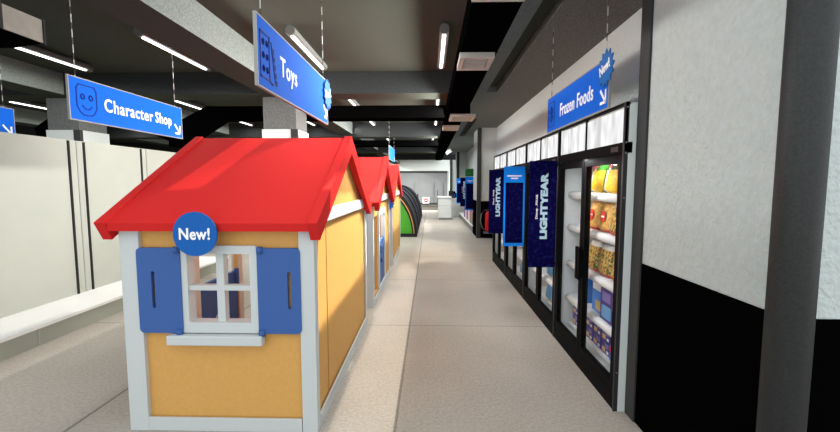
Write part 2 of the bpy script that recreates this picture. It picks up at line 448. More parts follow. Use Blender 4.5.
# ------------------------------------------------------------------ ceiling lights
def lamp_proto():
    t = thing('ceiling_light', 'x', 'light', (0, 0, 0), 'fluorescent ceiling lights')
    bm = bmesh.new()
    prof = [(.05*math.cos(a), .035+.05*math.sin(a)) for a in [PI*k/8 for k in range(9)]]+[(-.05, .0), (.05, .0)]
    plate(prof, [], (0,0,0), (1,0,0), (0,0,1), (0,1,0), 1.35, bm=bm)
    part('housing', bm, M['housing'], t)
    part('diffuser', B((-.019, .019, .06, 1.29, -.02, -.001), bev=.005), M['tube'], t, 'glowing white tube')
    for y in (-.012, 1.35): part('end_cap', plate(disc(0, .032, .052, 20), [], (0,y,0), (1,0,0), (0,0,1), (0,1,0), .012), M['housecap'], t)
    for y in (.3, 1.05):
        bm = bmesh.new(); tube(bm, [(0,y,.08), (0,y,.1)], .015, 8); part('mount', bm, M['slotgrey'], t)
    return t
proto = lamp_proto()
first = True
names = {(-4.87, 4.4): 'fluorescent light above the cream wall shelving, partly behind the ceiling unit',
         (-3.15, 4.4): 'fluorescent light hanging above and beyond the Character Shop sign',
         (-1.5, 4.4): 'fluorescent light seen just beside the Toys sign',
         (.15, 4.4): 'fluorescent light over the middle of the aisle, seen end on'}
rows = [(x, 4.4) for x in (-4.87, -3.15, -1.5, .15)] + [(x, y) for y in (7.75, 9.85) for x in (-8.25, -4.95, -3.2, -1.55, .15)] + [(x, 14.5) for x in (-3.2, -1.55, .1)] + [(x, 24.6) for x in (-3.2, -.7)]  # last row is added out of view to brighten the back wall
colname = {-.7: 'over the entry gate', -8.25: 'beyond the shelving', -4.95: 'beyond the Character Shop sign', -3.2: 'beyond the Toys sign', -1.55: 'over the playhouse row', .15: 'over the aisle', .1: 'over the aisle'}
rowname = {24.6: 'fluorescent light hidden behind the last crossbeam,', 7.75: 'small fluorescent light just behind the first crossbeam,', 9.85: 'small fluorescent light past the black cross duct,', 14.5: 'tiny far fluorescent light past the second crossbeam,'}
for (x, y) in rows:
    lab = names.get((x, y)) or rowname[y]+' '+colname[x]
    if first: o = proto; o.location = (x, y, 3.2); first = False; o['label'] = lab
    else: o = dup(proto, (x, y, 3.2), 0, lab)

# ------------------------------------------------------------------ hanging signs
wire_mat, nt, b, out = new_mat('banded_pale_wire')
N_ = nt.nodes.new; tc = N_('ShaderNodeTexCoord'); sx = N_('ShaderNodeSeparateXYZ'); nt.links.new(tc.outputs['Object'], sx.inputs[0])
mo = N_('ShaderNodeMath'); mo.operation = 'MODULO'; mo.inputs[1].default_value = .12; nt.links.new(sx.outputs[2], mo.inputs[0])
gt = N_('ShaderNodeMath'); gt.operation = 'GREATER_THAN'; gt.inputs[1].default_value = .055; nt.links.new(mo.outputs[0], gt.inputs[0])
rp = N_('ShaderNodeValToRGB'); rp.color_ramp.elements[0].color = (.05, .05, .045, 1); rp.color_ramp.elements[1].color = (.6, .6, .57, 1)
nt.links.new(gt.outputs[0], rp.inputs[0]); nt.links.new(rp.outputs[0], b.inputs['Base Color'])

def hanging_sign(x, y0, y1, z0, z1, side, label, text=None, icon=None, burst=False, top=SL, tb=(.30, .80), wires=(.05, .93), ib=(.035, .29), bp=.8):
    """side +1: face towards +x (reads from near to far); -1: face towards -x (reads from far to near)"""
    t = thing('hanging_sign', label, 'sign', (x, (y0+y1)/2, z0), 'blue hanging aisle signs')
    L = y1-y0; Hh = z1-z0
    part('board', B((x-.008, x+.008, y0, y1, z0, z1)), M['signblue'], t)
    fr = plate(rect(-.008, L+.008, -.008, Hh+.008), [rect(.0005, L-.0005, .0005, Hh-.0005)], (x-.009, y0, z0), (0,1,0), (0,0,1), (1,0,0), .018)
    part('edge_frame', fr, M['edge'], t)
    O = (x+side*.0085, y0 if side > 0 else y1, z0); U = (0, side, 0); V = (0, 0, 1); Nn = (side, 0, 0)
    Ov, Uv, Vv = Vector(O), Vector(U), Vector(V)
    if text:
      for (wd, ua, ub, va, vh) in text:
        p = Ov+Uv*(ua*L)+Vv*(va*Hh)
        part('lettering', text_bm(wd, p, U, V, Nn, (ub-ua)*L, vh*Hh, bold=.014, space=1.12), M['letter'], t, 'white text')
    if icon:
        part('icon', strokes(bmesh.new(), [[((u-.20)*ib[1]+ib[0], v*.34) for u, v in s] for s in icon], Ov+Uv*.0+Vv*0, U, V, Nn, .009), M['navy'], t, 'navy outline picture')
    if text or not icon:
        a = [[(L-.125, .135), (L-.04, .045)], [(L-.12, .045), (L-.04, .045), (L-.04, .125)]]
        part('arrow', strokes(bmesh.new(), a, Ov, U, V, Nn, .02), M['letter'], t, 'white arrow')
    if burst:
        bb = plate(star(L-.03, Hh*bp, .10, .135, 13), [], Ov+Vector(Nn)*.006, U, V, Nn, .008)
        s = part('starburst', bb, M['burst'], t, 'spiky blue burst')
        p = Ov+Uv*(L-.115)+Vv*(Hh*(bp-.13))+Vector(Nn)*.014
        U2 = (Uv*.97+Vv*.24).normalized(); V2 = (Vv*.97-Uv*.24).normalized()
        part('burst_lettering', text_bm('New!', p, U2, V2, Nn, .165, .07, .003, bold=.02), M['letter'], s, 'white text')
    for w in wires:
        bm = bmesh.new(); yy = y0+L*w
        tube(bm, [(x, yy, z1), (x, yy, top)], .0035, 6)
        part('wire', bm, wire_mat, t)
    return t
# icons in unit coordinates of sign height
def circ(cx, cy, r, n=12, a0=0, a1=2*PI): return [(cx+r*math.cos(a0+(a1-a0)*k/n), cy+r*math.sin(a0+(a1-a0)*k/n)) for k in range(n+1)]
brick = [[(.20, .16), (.20, .86), (.62, .86), (.62, .16), (.20, .16)], [(.62, .80), (.72, .80), (.90, .16), (.72, .12), (.62, .16)]]
for r_ in range(3):
    for c_ in range(2): brick.append(circ(.33+.17*c_, .30+.21*r_, .035, 8))
for k in range(5):
    u = .78+.035*k; v = .68-.125*k; brick.append([(u-.03, v+.04), (u+.04, v+.03), (u+.05, v-.03), (u-.01, v-.03)])
face = [[(.38, .86), (.30, .76), (.30, .34), (.40, .2), (.52, .14), (.76, .14), (.88, .2), (.98, .34), (.98, .76), (.90, .86), (.38, .86)],
        circ(.50, .58, .06, 8), circ(.78, .58, .06, 8), [(.48, .36), (.58, .29), (.70, .29), (.80, .36)]]
snow = [[(.20, .14), (.20, .86), (.88, .86), (.88, .14), (.20, .14)]]
for k in range(3):
    a = PI*k/3+PI/2; c, s = math.cos(a)*.24, math.sin(a)*.24
    snow.append([(.54-c, .5-s), (.54+c, .5+s)])
    for q in (-1, 1):
        for e in (-.5, .5):
            snow.append([(.54+q*c*.55, .5+q*s*.55), (.54+q*(c*.85)+math.cos(a+PI/2)*.07*e*2, .5+q*(s*.85)+math.sin(a+PI/2)*.07*e*2)])
hanging_sign(-.92, 2.155, 3.60, 2.125, 2.49, 1, 'blue Toys sign hanging above the nearest playhouse', [('Toys', .22, .43, .245, .42)], brick, True, bp=.68)
hanging_sign(-2.9, 3.205, 4.66, 2.12, 2.46, 1, 'blue Character Shop sign with outlined face, hanging above the shelving', [('Character', .235, .665, .33, .345), ('Shop', .69, .87, .24, .435)], face, False)
hanging_sign(1.27, 2.93, 4.40, 2.138, 2.485, -1, 'blue Frozen Foods sign hanging above the glass-door freezers', [('Frozen', .285, .545, .30, .35), ('Foods', .59, .82, .30, .35)], snow, True, top=SF)
hanging_sign(-4.9, 3.2, 4.66, 2.12, 2.46, 1, 'blue sign showing only its arrow end, cut off above the cream shelving', None, None, False)
t = hanging_sign(-1.05, 10.3, 11.85, 2.21, 2.56, 1, 'tiny far blue sign hanging beyond the last playhouse roof', None, None, False)

# ------------------------------------------------------------------ playhouse
def playhouse():
    cx, cy = -1.3275, 3.448
    t = thing('playhouse', 'x', 'playhouse', (cx, cy, 0), 'playhouses in a row')
    hx, hy = .600, 1.003
    x0, x1, y0, y1 = cx-hx, cx+hx, cy-hy, cy+hy
    WT = 1.36; th = .05
    # eave walls with window hole
    for s in (-1, 1):
        yy = cy+s*hy
        w = plate(rect(-hx+.004, hx-.004, .01, WT-.02), [rect(-.205, .205, .70, 1.165)], (cx, yy-s*.012, 0), (1,0,0), (0,0,1), (0,-s,0), th-.012)
        part('wall', w, M['orange'], t, 'orange wall with window opening')
        # window frame
        fy = yy
        fr = plate(rrect(-.255, .255, .655, 1.212, .02), [rect(-.19, .205, .722, 1.16)], (cx, fy+s*.018, 0), (1,0,0), (0,0,1), (0,-s,0), .085)
        f = part('window_frame', fr, M['whiteplastic'], t)
        mb = B((cx-.015, cx+.033, min(fy, fy-s*.05), max(fy, fy-s*.05), .722, 1.16), (cx-.19, cx+.205, min(fy+s*.004, fy-s*.045), max(fy+s*.004, fy-s*.045), .925, .957))
        part('mullion', mb, M['whiteplastic'], f)
        part('sill', B((cx-.32, cx+.285, min(yy-s*.0, yy+s*.06), max(yy-s*.0, yy+s*.06), .585, .648), bev=.008), M['whiteplastic'], t)
        # shutters
        for (a, b, sl) in ((-.505, -.228, -.405), (.255, .525, .455)):
            if s > 0: a, b, sl = -b, -a, -sl
            sh = plate(rrect(a, b, .655, 1.198, .028), [rrect(sl-.011, sl+.011, .815, 1.05, .008, 3)], (cx, yy+s*.026, 0), (1,0,0), (0,0,1), (0,-s,0), .022)
            q = part('shutter', sh, M['blue'], t)
            e = b-.02 if (a+b)*.5 < 0 else a+.02
            for zz in (.652, 1.178):
                hg = bmesh.new(); tube(hg, [(cx+e, yy+s*.026, zz-.012), (cx+e, yy+s*.026, zz+.028)], .020, 10); part('hinge', hg, M['blue'], q)
        part('base_trim', B((x0+.1, x1-.09, min(yy, yy+s*.016), max(yy, yy+s*.016), 0, .088), bev=.003), M['whiteplastic'], t)
    # gable walls
    gp = [(-hy+.013, .01), (hy-.013, .01), (hy-.013, 1.39), (0, 1.955), (-hy+.013, 1.39)]
    g = plate(gp, [], (x1-.012, cy, 0), (0,1,0), (0,0,1), (-1,0,0), th-.012)
    part('gable_wall', g, M['orange'], t)
    bm = bmesh.new()
    for yy in (cy-.645,): box(bm, x1-.012, x1-.008, yy-.006, yy+.006, .09, 1.33)
    part('panel_seam', bm, mat('seam_orange', (.50, .26, .07), .7), t)
    # door gable on -x side : door opening and a narrow side light
    g = plate(gp, [rect(-.30, .36, .10, 1.15), rect(.455, .90, .10, 1.15)], (x0+.012, cy, 0), (0,1,0), (0,0,1), (1,0,0), th-.012)
    part('gable_wall', g, M['orange'], t)
    fr = plate(rect(-.355, .445, .03, 1.22), [rect(-.29, .365, .10, 1.14)], (x0-.012, cy, 0), (0,1,0), (0,0,1), (1,0,0), .07)
    part('door_frame', fr, M['whiteplastic'], t)
    dr = plate(rect(-.285, .36, .105, .75), [[(-.05, .36), (.14, .44), (.14, .50), (-.05, .42)]], (x0+.006, cy, 0), (0,1,0), (0,0,1), (1,0,0), .035)
    d = part('half_door', dr, M['blue'], t, 'blue lower door')
    part('door_handle', B((x0-.03, x0+.005, cy+.30, cy+.34, .60, .70), bev=.006), M['blue'], d)
    part('door_latch', B((x0+.042, x0+.075, cy+.30, cy+.34, .62, .78), bev=.006), M['blue'], d)
    for s, xx in ((1, x1), (-1, x0)):
        a, b = (xx, xx+.014) if s > 0 else (xx-.014, xx)
        part('base_trim', B((a, b, y0+.05, y1-.04, 0, .088), bev=.003), M['whiteplastic'], t)
        part('crossbeam', B((a, b, y0+.165, y1-.165, 1.335, 1.43), bev=.002), M['whiteplastic'], t, 'white band under the gable')
    # corner posts
    for sx_ in (-1, 1):
        for sy_ in (-1, 1):
            px, py = cx+sx_*hx, cy+sy_*hy
            wx = .11 if sx_ < 0 else .085
            bm = B((min(px, px-sx_*wx), max(px, px-sx_*wx), min(py-sy_*.005, py+sy_*.0), max(py, py+sy_*.018), 0, 1.36),)
            bm.free()
            bm = B((min(px+sx_*.012, px-sx_*wx), max(px+sx_*.012, px-sx_*wx), min(py+sy_*.018, py-sy_*.05), max(py+sy_*.018, py-sy_*.05), 0, 1.325), bev=.003)
            part('corner_post', bm, M['whiteplastic'], t)
    # roof
    ey, ez, rz = 1.088, 1.358, 1.985
    rx0, rx1 = cx-.645, cx+.61
    sl = (rz-ez)/ey; tt = .05
    bm = plate([(-ey, ez), (0, rz), (ey, ez), (ey-.01, ez-tt), (0, rz-tt*1.15), (-ey+.01, ez-tt)], [], (rx0, cy, 0), (0,1,0), (0,0,1), (1,0,0), rx1-rx0)
    part('roof', bm, M['red'], t)
    n = Vector((sl, 1)).normalized()  # (dy,dz) of slope normal on +y side
    def vprof(up, dn, ext):
        e = ey+ext; ze = ez-ext*sl
        return [(-e-up*n.x, ze+up*n.y), (0, rz+up*1.15), (e+up*n.x, ze+up*n.y), (e-dn*n.x, ze-dn*n.y), (0, rz-dn*1.15), (-e+dn*n.x, ze-dn*n.y)]
    for a in (rx0-.05, rx1-.012):
        bm = plate(vprof(.012, .115, .012), [], (a, cy, 0), (0,1,0), (0,0,1), (1,0,0), .06)
        part('barge_board', bm, M['red'], t)
    part('floor_plate', B((x0+.03, x1-.03, y0+.03, y1-.03, .004, .02)), M['plinth'], t).name
    return t
ph = playhouse()
ph['label'] = 'nearest toy playhouse, orange walls and red roof, with a round New! badge at its eave'
# remove the grey floor plate so the shop floor shows through the house
for ch in list(ph.children):
    if ch.name.startswith('floor_plate'): D.objects.remove(ch)
dup(ph, (-1.3275, 6.03, 0), PI, 'middle toy playhouse of the row, its blue half door facing the aisle')
dup(ph, (-1.3275, 8.61, 0), 0, 'farthest toy playhouse of the row, next to the green tent')
# badge
t = thing('round_badge', 'round deep blue New! badge on the eave of the nearest playhouse', 'badge', (-1.402, 2.345, 1.296))
part('disc', plate(disc(-1.402, 1.296, .133, 48), [], (0, 2.333, 0), (1,0,0), (0,0,1), (0,1,0), .012), M['badge'], t)
part('lettering', text_bm('New!', (-1.402-.093, 2.332, 1.262), (1,0,0), (0,0,1), (0,-1,0), .186, .072, .004, bold=.022, space=1.06), M['letter'], t, 'white text')
solo('starburst_badge', plate(star(-.765, 1.20, .075, .105, 9), [], (0, 7.50, 0), (1,0,0), (0,0,1), (0,1,0), .012), M['badge'], (-.765, 7.5, 1.1),
     'small blue starburst badge on the front of the farthest playhouse', 'badge')

# ------------------------------------------------------------------ wall shelving on the left
def gondola(y0, y1, label):
    t = thing('shelving_bay', label, 'shelving', (-4.15, (y0+y1)/2, 0), 'empty cream wall shelving bays')
    XB = -4.45
    part('back_panel', B((XB-.05, XB, y0, y1, .2, 2.13)), M['gond'], t)
    part('base_deck', B((XB, -3.84, y0, y1, .17, .201)), M['gonddeck'], t, 'white base shelf')
    part('plinth', B((XB, -3.855, y0, y1, 0, .17)), M['plinth'], t, 'grey-green kick plate')
    for yy in ((y0+.11, y1-.11) if y0 < 6 else (y1-.11,)):
        part('slotted_upright', B((XB, XB+.012, yy-.014, yy+.014, .2, 2.12)), M['slot'], t, 'dark slotted strip')
    part('end_seam', B((XB, XB+.008, y0, y0+.02, .2, 2.125), (-3.856, -3.847, y0, y0+.012, .01, .17)), M['upright'], t)
gondola(2.49, 3.73, 'empty cream shelving bay nearest, cut off by the picture edge')
gondola(3.73, 4.97, 'empty cream shelving bay in front of the Character Shop sign')
gondola(4.97, 6.21, 'empty cream shelving bay beside the pale column, behind the playhouse roof edge')
gondola(6.21, 7.45, 'empty cream shelving bay farthest, its top just above the red roof slope')

# ------------------------------------------------------------------ freezers
FX = 1.295
def bag(kind, w, h, d):
    """pillow bag facing -x, base at origin, centred on y"""
    bm = bmesh.new(); nu, nv = 8, 10
    def surf(sg):
        g = []
        for j in range(nv+1):
            v = j/nv; row = []
            for i in range(nu+1):
                u = i/nu*2-1
                th = d/2*(max(0, 1-u**4))**.5*(max(0, 1-(2*v-1)**6))**.6*(.75+.25*(1-v)+.04*math.sin(9*v+4*u))
                ww = w/2*(1-.07*(1-abs(2*v-1)**8)*0-.05*math.sin(v*PI)*-1)
                row.append(bm.verts.new((sg*th+.16*h*v, u*ww, h*v)))
            g.append(row)
        return g
    f_, b_ = surf(-1), surf(1)
    for g, flip, front in ((f_, 1, 1), (b_, 0, 0)):
        for j in range(nv):
            for i in range(nu):
                q = [g[j][i], g[j][i+1], g[j+1][i+1], g[j+1][i]]
                f = bm.faces.new(q[::-1] if flip else q); f.smooth = True
                f.material_index = kind(i, j, nu, nv) if front else 0
    bmesh.ops.remove_doubles(bm, verts=bm.verts[:], dist=.0005)
    bmesh.ops.recalc_face_normals(bm, faces=bm.faces[:])
    return bm
def corn(i, j, nu, nv):
    if j >= nv-1: return 1
    if j >= nv-4: return 0 if (i+j) % 5 else 2
    if i >= nu-2: return 0
    if i == nu-3: return 2
    return 1
def frie(i, j, nu, nv):
    if j == nv-1: return 1
    if j == 0: return 1
    return 0
def vegb(i, j, nu, nv):
    if j == 0: return 3
    if j >= nv-2: return 2
    if i >= nu-1 : return 1
    return 0 if 1 <= j <= nv-3 else 2
def vegb2(i, j, nu, nv):
    return 4 if vegb(i, j, nu, nv) == 0 and i+j < 2 else vegb(i, j, nu, nv)

def make_bag(kind, w, h, d, mats, name):
    me = D.meshes.new(name); bm = bag(kind, w, h, d)
    if kind is frie:
        plate(disc(.0, h*.45, w*.22, 20), [], (-d*.47, 0, 0), (0,1,0), (.1,0,1), (-1,0,0), .006, mi=1, bm=bm)
        plate(rect(-w*.15, w*.13, h*.43, h*.48), [], (-d*.47-.006, 0, 0), (0,1,0), (.1,0,1), (-1,0,0), .002, mi=2, bm=bm)
    if kind is corn:
        plate(disc(-.01, h*.80, w*.17, 16), [], (-d*.36, 0, 0), (0,1,0), (.1,0,1), (-1,0,0), .004, mi=3, bm=bm)
    bm.to_mesh(me); bm.free()
    for m in mats: me.materials.append(m)
    return me
def make_box(w, h, d, mats, decals, name):
    bm = B((0, d, -w/2, w/2, 0, h), bev=.003)
    for (u0, u1, v0, v1, mi) in decals:
        plate(rrect(w*(u0-.5), w*(u1-.5), h*v0, h*v1, min(w, h)*.04, 2), [], (-.0005, 0, 0), (0,1,0), (0,0,1), (-1,0,0), .002, mi=mi, bm=bm)
    me = D.meshes.new(name); bm.to_mesh(me); bm.free()
    for m in mats: me.materials.append(m)
    return me
P = M
PROD = {
 'corn': make_bag(corn, .268, .31, .10, [P['pgreen'], P['pyellow'], P['pwhite'], P['ppink']], 'frozen_corn_bag'),
 'fries': make_bag(frie, .215, .29, .09, [P['fries'], P['pred'], P['pwhite']], 'frozen_fries_bag'),
 'veg': make_bag(vegb, .215, .275, .09, [P['veg'], P['psky'], P['pwhite'], P['pred']], 'frozen_vegetable_bag'),
 'bluebox': make_box(.20, .27, .12, [P['pblue'], P['pred'], P['pwhite'], P['ptan']], [(.08, .92, .72, .93, 2), (.1, .6, .08, .4, 3)], 'frozen_meal_box'),
 'purple': make_box(.42, .26, .16, [P['ppurple'], P['plilac'], P['pwhite'], P['ptan'], P['psky']], [(.55, .9, .62, .92, 1), (.08, .48, .45, .9, 1), (.52, .92, .1, .5, 4), (.12, .42, .1, .36, 1)], 'frozen_dessert_box'),
 'small': make_box(.155, .105, .14, [P['ppurple'], P['plilac'], P['pwhite'], P['ptan']], [(.1, .55, .55, .88, 1), (.5, .9, .15, .5, 3), (.12, .35, .14, .35, 2)], 'small_dessert_box'),
 'redblue': make_box(.17, .12, .14, [P['pblue'], P['pred'], P['pwhite']], [(.03, .97, .55, .95, 1), (.2, .6, .1, .35, 2)], 'snack_box'),
 'bluebag': make_bag(vegb, .24, .24, .09, [P['psky'], P['pblue'], P['pblue'], P['ptan']], 'frozen_snack_bag'),
 'pinkbox': make_box(.16, .24, .12, [P['ppink'], P['pwhite'], P['ppurple']], [(.2, .8, .5, .85, 2), (.2, .8, .1, .35, 1)], 'frozen_treat_box'),
 'redbag': make_bag(frie, .24, .24, .09, [P['pred'], P['pwhite'], P['ptan']], 'frozen_red_bag'),
}
NAMES = dict(corn='corn_bag', fries='fries_bag', veg='vegetable_bag', bluebox='meal_box', purple='dessert_box', small='small_dessert_box',
             redblue='snack_box', bluebag='snack_bag', pinkbox='treat_box', redbag='red_snack_bag')
KIND = dict(corn=('yellow and green bag of frozen corn', 'food bag'), fries=('golden bag of frozen fries with red disc', 'food bag'),
            veg=('white-topped bag of mixed vegetables', 'food bag'), bluebox=('upright blue frozen meal box', 'food box'),
            purple=('large purple frozen dessert box', 'food box'), small=('small stacked purple dessert box', 'food box'),
            redblue=('small red and blue snack box', 'food box'), bluebag=('blue and tan frozen snack bag', 'food bag'),
            pinkbox=('pink and purple treat box', 'food box'), redbag=('red frozen snack bag with pale disc', 'food bag'))
SH = [.185, .478, .826, 1.192, 1.517]  # shelf tops minus lip
UN = ['nearest', 'second', 'third', 'farthest']
def put(kind, x, y, z, label, group, rz=0):
    label = label.replace('golden bag of frozen fries with red disc', 'golden fries bag with red disc')
    o = D.objects.new(NAMES[kind], PROD[kind]); C.objects.link(o); o.location = (x, y, z); o.rotation_euler = (0, 0, rz)
    return tag(o, label, KIND[kind][1], group)

def freezer(k):
    y0 = 2.722+1.377*k; y1 = y0+1.373
    t = thing('freezer', '%s glass-door freezer in the row' % UN[k], 'freezer', ((FX+1.87)/2, (y0+y1)/2, 0), 'glass-door freezers')
    lab = ['glass-door freezer nearest, beside the grey post, bags and boxes behind its first door',
           'second glass-door freezer, behind the navy banner with large silver letters',
           'third glass-door freezer, behind the bright blue banner',
           'glass-door freezer at the far end, behind the smallest navy banner'][k]
    t['label'] = lab
    XB = 1.885
    liner = B((XB-.03, XB, y0+.03, y1-.03, .10, 1.84), (FX+.07, XB-.03, y0+.03, y0+.036, .10, 1.84), (FX+.07, XB-.03, y1-.036, y1-.03, .10, 1.84),
              (FX+.07, XB-.03, y0+.036, y1-.036, .075, .125), (FX+.07, XB-.03, y0+.036, y1-.036, 1.84, 1.87))
    part('liner', liner, M['fin'], t, 'white inner lining')
    part('side_panel', B((FX+.022, XB, y0, y0+.03, 0, 2.13)), M['fside'], t, 'pale grey side')
    part('side_panel', B((FX+.022, XB, y1-.03, y1, 0, 2.13)), M['fside'], t, 'pale grey side')
    part('top', B((FX+.03, XB, y0+.03, y1-.03, 2.10, 2.13)), M['fside'], t)
    part('kick_base', B((FX, XB, y0+.002, y1-.002, 0, .075), (FX, FX+.03, y0+.002, y1-.002, .075, .125)), M['fblack'], t, 'black base')
    h = part('header', B((FX+.012, FX+.10, y0+.03, y1-.03, 1.873, 2.098)), [M['header']], t, 'backlit white header')
    part('header_frame', B((FX, FX+.014, y0, y0+.012, 1.80, 2.135), (FX, FX+.014, y1-.008, y1, 1.80, 2.135), (FX, FX+.03, y0, y1, 2.118, 2.135), (FX, FX+.02, y0+.68, y0+.692, 1.873, 2.12),
                             (FX, FX+.05, y0, y1, 1.80, 1.873)), M['fblack'], h)
    part('corner_trim', B((FX-.006, FX+.022, y0, y0+.02, 0, 2.13)), M['ftrim'], t)
    if k == 0:
        for z in (.28, 1.80, 1.87, 2.10, 1.5):
            part('screw', plate(disc(FX+.008, z, .006, 10), [], (0, y0-.003, 0), (1,0,0), (0,0,1), (0,1,0), .003), M['slotgrey'], t)
    # LED strips behind the stiles
    for z in SH:
        sh = B((FX+.13, XB-.04, y0+.04, y1-.04, z-.022, z))
        lip = bmesh.new(); tube(lip, [(FX+.125, y0+.045, z-.035), (FX+.125, y1-.045, z-.035)], .036, 12)
        s = part('shelf', sh, M['fshelf'], t)
        if z > .2: part('shelf_lip', lip, M['fshelf'], s)
        else: lip.free()
    half = 1.375/2
    for d_ in range(2):
        a = y0+d_*half+.006; b = a+half-.012
        st0, st1 = .075, .075
        fr = plate(rect(a, b, .13, 1.795), [rrect(a+(st0 if d_ == 0 else .045), b-(st1 if d_ == 1 else .045), .195, 1.735+.0, .012, 3)], (FX-.002, 0, 0), (0,1,0), (0,0,1), (1,0,0), .045)
        dr = part('door', fr, M['fblack'], t, 'black-framed glass door')
        part('glass', B((FX+.012, FX+.02, a+.04, b-.04, .19, 1.74)), M['glass'], dr, 'clear glass pane')
        hy_ = b-.02 if d_ == 0 else a+.02
        part('door_handle', B((FX-.04, FX-.022, hy_-.018, hy_+.018, .78, 1.06), (FX-.024, FX, hy_-.01, hy_+.01, .80, .84), (FX-.024, FX, hy_-.01, hy_+.01, 1.0, 1.04), bev=.003), M['fblack'], dr)
    part('lock', B((FX-.008, FX+.004, y0+.08, y0+.19, 1.815, 1.85)), M['ftrim'], t)
    # cabinet light
    la = D.lights.new('freezer_light', 'AREA'); la.shape = 'RECTANGLE'; la.size = 1.2; la.size_y = .05; la.energy = 13
    lo = D.objects.new('freezer_light', la); C.objects.link(lo); lo.location = (FX+.09, (y0+y1)/2, 1.82)
    lo.rotation_euler = (0, math.radians(-8), PI/2)
    lo.rotation_euler = Vector((.22, 0, -1)).to_track_quat('-Z', 'Y').to_euler()
    la.size = .05; la.size_y = 1.2
    return t, y0, y1
for k in range(4):
    t, y0, y1 = freezer(k)
    X0 = 1.455
    def row(kind, ys, z, where, x=X0, jit=.04):
        for y in ys:
            put(kind, x+random.uniform(0, .01), y, z+.001, '%s %s of the %s freezer' % (KIND[kind][0], where, UN[k]), '%s, %s freezer' % (KIND[kind][0], UN[k]), random.uniform(-jit, jit))
    if k == 0:
        row('corn', (3.54, 3.262, 2.984), SH[4], 'on the top shelf')
        row('fries', (3.55, 3.315), SH[3], 'on the second shelf down')
        put('veg', X0-.02, 3.07, SH[3]+.001, 'white and blue vegetable bag right beside the fries bags', None)
        row('veg', (3.56, 3.32, 3.08), SH[2], 'on the middle shelf')
        put('bluebox', X0, 3.45, SH[1]+.001, 'upright blue box beside the large purple box in the nearest freezer', None)
        put('bluebox', X0+.02, 3.80, SH[1]+.001, 'upright blue box behind the door divider of the nearest freezer', None)
        put('purple', X0-.03, 3.10, SH[1]+.001, 'large purple box on the lower shelf of the nearest freezer', None)
        for j in range(2):
            for y in (3.93, 3.76, 3.59, 3.42, 3.25):
                put('small', X0+.0, y, SH[0]+.001+.107*j, 'small purple box in the bottom stacks, nearest freezer', 'small purple boxes, nearest freezer')
        for j in range(1):
            for y in (3.07, 2.89):
                put('redblue', X0-.01, y, SH[0]+.001, 'red and blue box on the bottom shelf, %s' % ('touching the small purple boxes' if y > 3 else 'closest to the grey corner post'), 'red and blue boxes, nearest freezer')
    elif k == 1:
        for z in (SH[1], SH[2], SH[0], SH[4]): row('bluebag', [y0+.2, y0+.46, y0+.72], z, 'behind the glass')
        row('fries', [y0+.2, y0+.5], SH[3], 'behind the glass')
    elif k == 2:
        row('redbag', [y0+.2, y0+.46, y0+.72], SH[2], 'behind the glass')
        for z in (SH[1], SH[4]): row('pinkbox', [y0+.16, y0+.34, y0+.52, y0+.70], z, 'behind the glass')
        row('bluebag', [y0+.2, y0+.46, y0+.72], SH[0], 'behind the glass')
        row('fries', [y0+.2, y0+.5], SH[3], 'behind the glass')
    else:
        for z in (SH[0], SH[2], SH[4]): row('bluebag', [y0+.2, y0+.46, y0+.72], z, 'behind the glass')
        for z in (SH[1], SH[3]): row('small', [y0+.16, y0+.34, y0+.52, y0+.70], z, 'behind the glass')

# ------------------------------------------------------------------ banners
def navy_banner(x0, x1, y, z0, z1, label):
    t = thing('banner', label, 'banner', ((x0+x1)/2, y, z0), 'banners standing out from the freezers')
    part('sheet', B((x0, x1, y, y+.012, z0, z1)), M['banner'], t)
    w = x1-x0; h = z1-z0
    # vertical title, reading upwards
    part('title', text_bm('LIGHTYEAR', (x0+w*.68, y, z0+h*.27), (0,0,1), (-1,0,0), (0,-1,0), h*.62, w*.27, .003, bold=.06, shear=0), M['silver'], t, 'silver-blue capital letters reading upwards')
    part('small_title', text_bm('Disney . PIXAR', (x0+w*.34, y, z0+h*.46), (0,0,1), (-1,0,0), (0,-1,0), h*.23, w*.10, .002, bold=.02), M['letter'], t, 'small white text reading upwards')
    [part('bracket', B((x1-.002, FX-.007, y, y+.012, zz, zz+.03)), M['fblack'], t) for zz in (z1-.05, z0+.02)]
    return t
def blue_banner(x0, x1, y, z0, z1, label, wall=FX, group='banners standing out from the freezers'):
    t = thing('banner', label, 'banner', ((x0+x1)/2, y, z0), group)
    w = x1-x0; h = z1-z0
    part('sheet', B((x0, x1, y, y+.012, z0, z1)), M['bannerblue'], t)
    part('picture_panel', B((x0+w*.08, x1-w*.08, y-.002, y, z0+h*.04, z1-h*.20)), M['banner'], t, 'dark starry panel')
    part('caption', B((x0+w*.15, x1-w*.15, y-.002, y, z1-h*.125, z1-h*.108)), M['letter'], t, 'short white text line too small to read')
    part('caption', B((x0+w*.33, x1-w*.33, y-.002, y, z1-h*.155, z1-h*.138)), M['letter'], t, 'short white text line too small to read')
    if wall: [part('bracket', B((x1-.002, wall-.007, y, y+.012, zz, zz+.03)), M['fblack'], t) for zz in (z1-.05, z0+.02)]
    return t
navy_banner(1.008, 1.283, 4.09, .736, 1.822, 'navy banner with large silver upright letters, nearest of the freezer banners')
blue_banner(1.004, 1.286, 5.47, .737, 1.822, 'bright blue bordered banner between the two navy freezer banners')
navy_banner(1.004, 1.286, 6.85, .737, 1.822, 'farthest navy banner on the freezers, partly behind the blue banner')
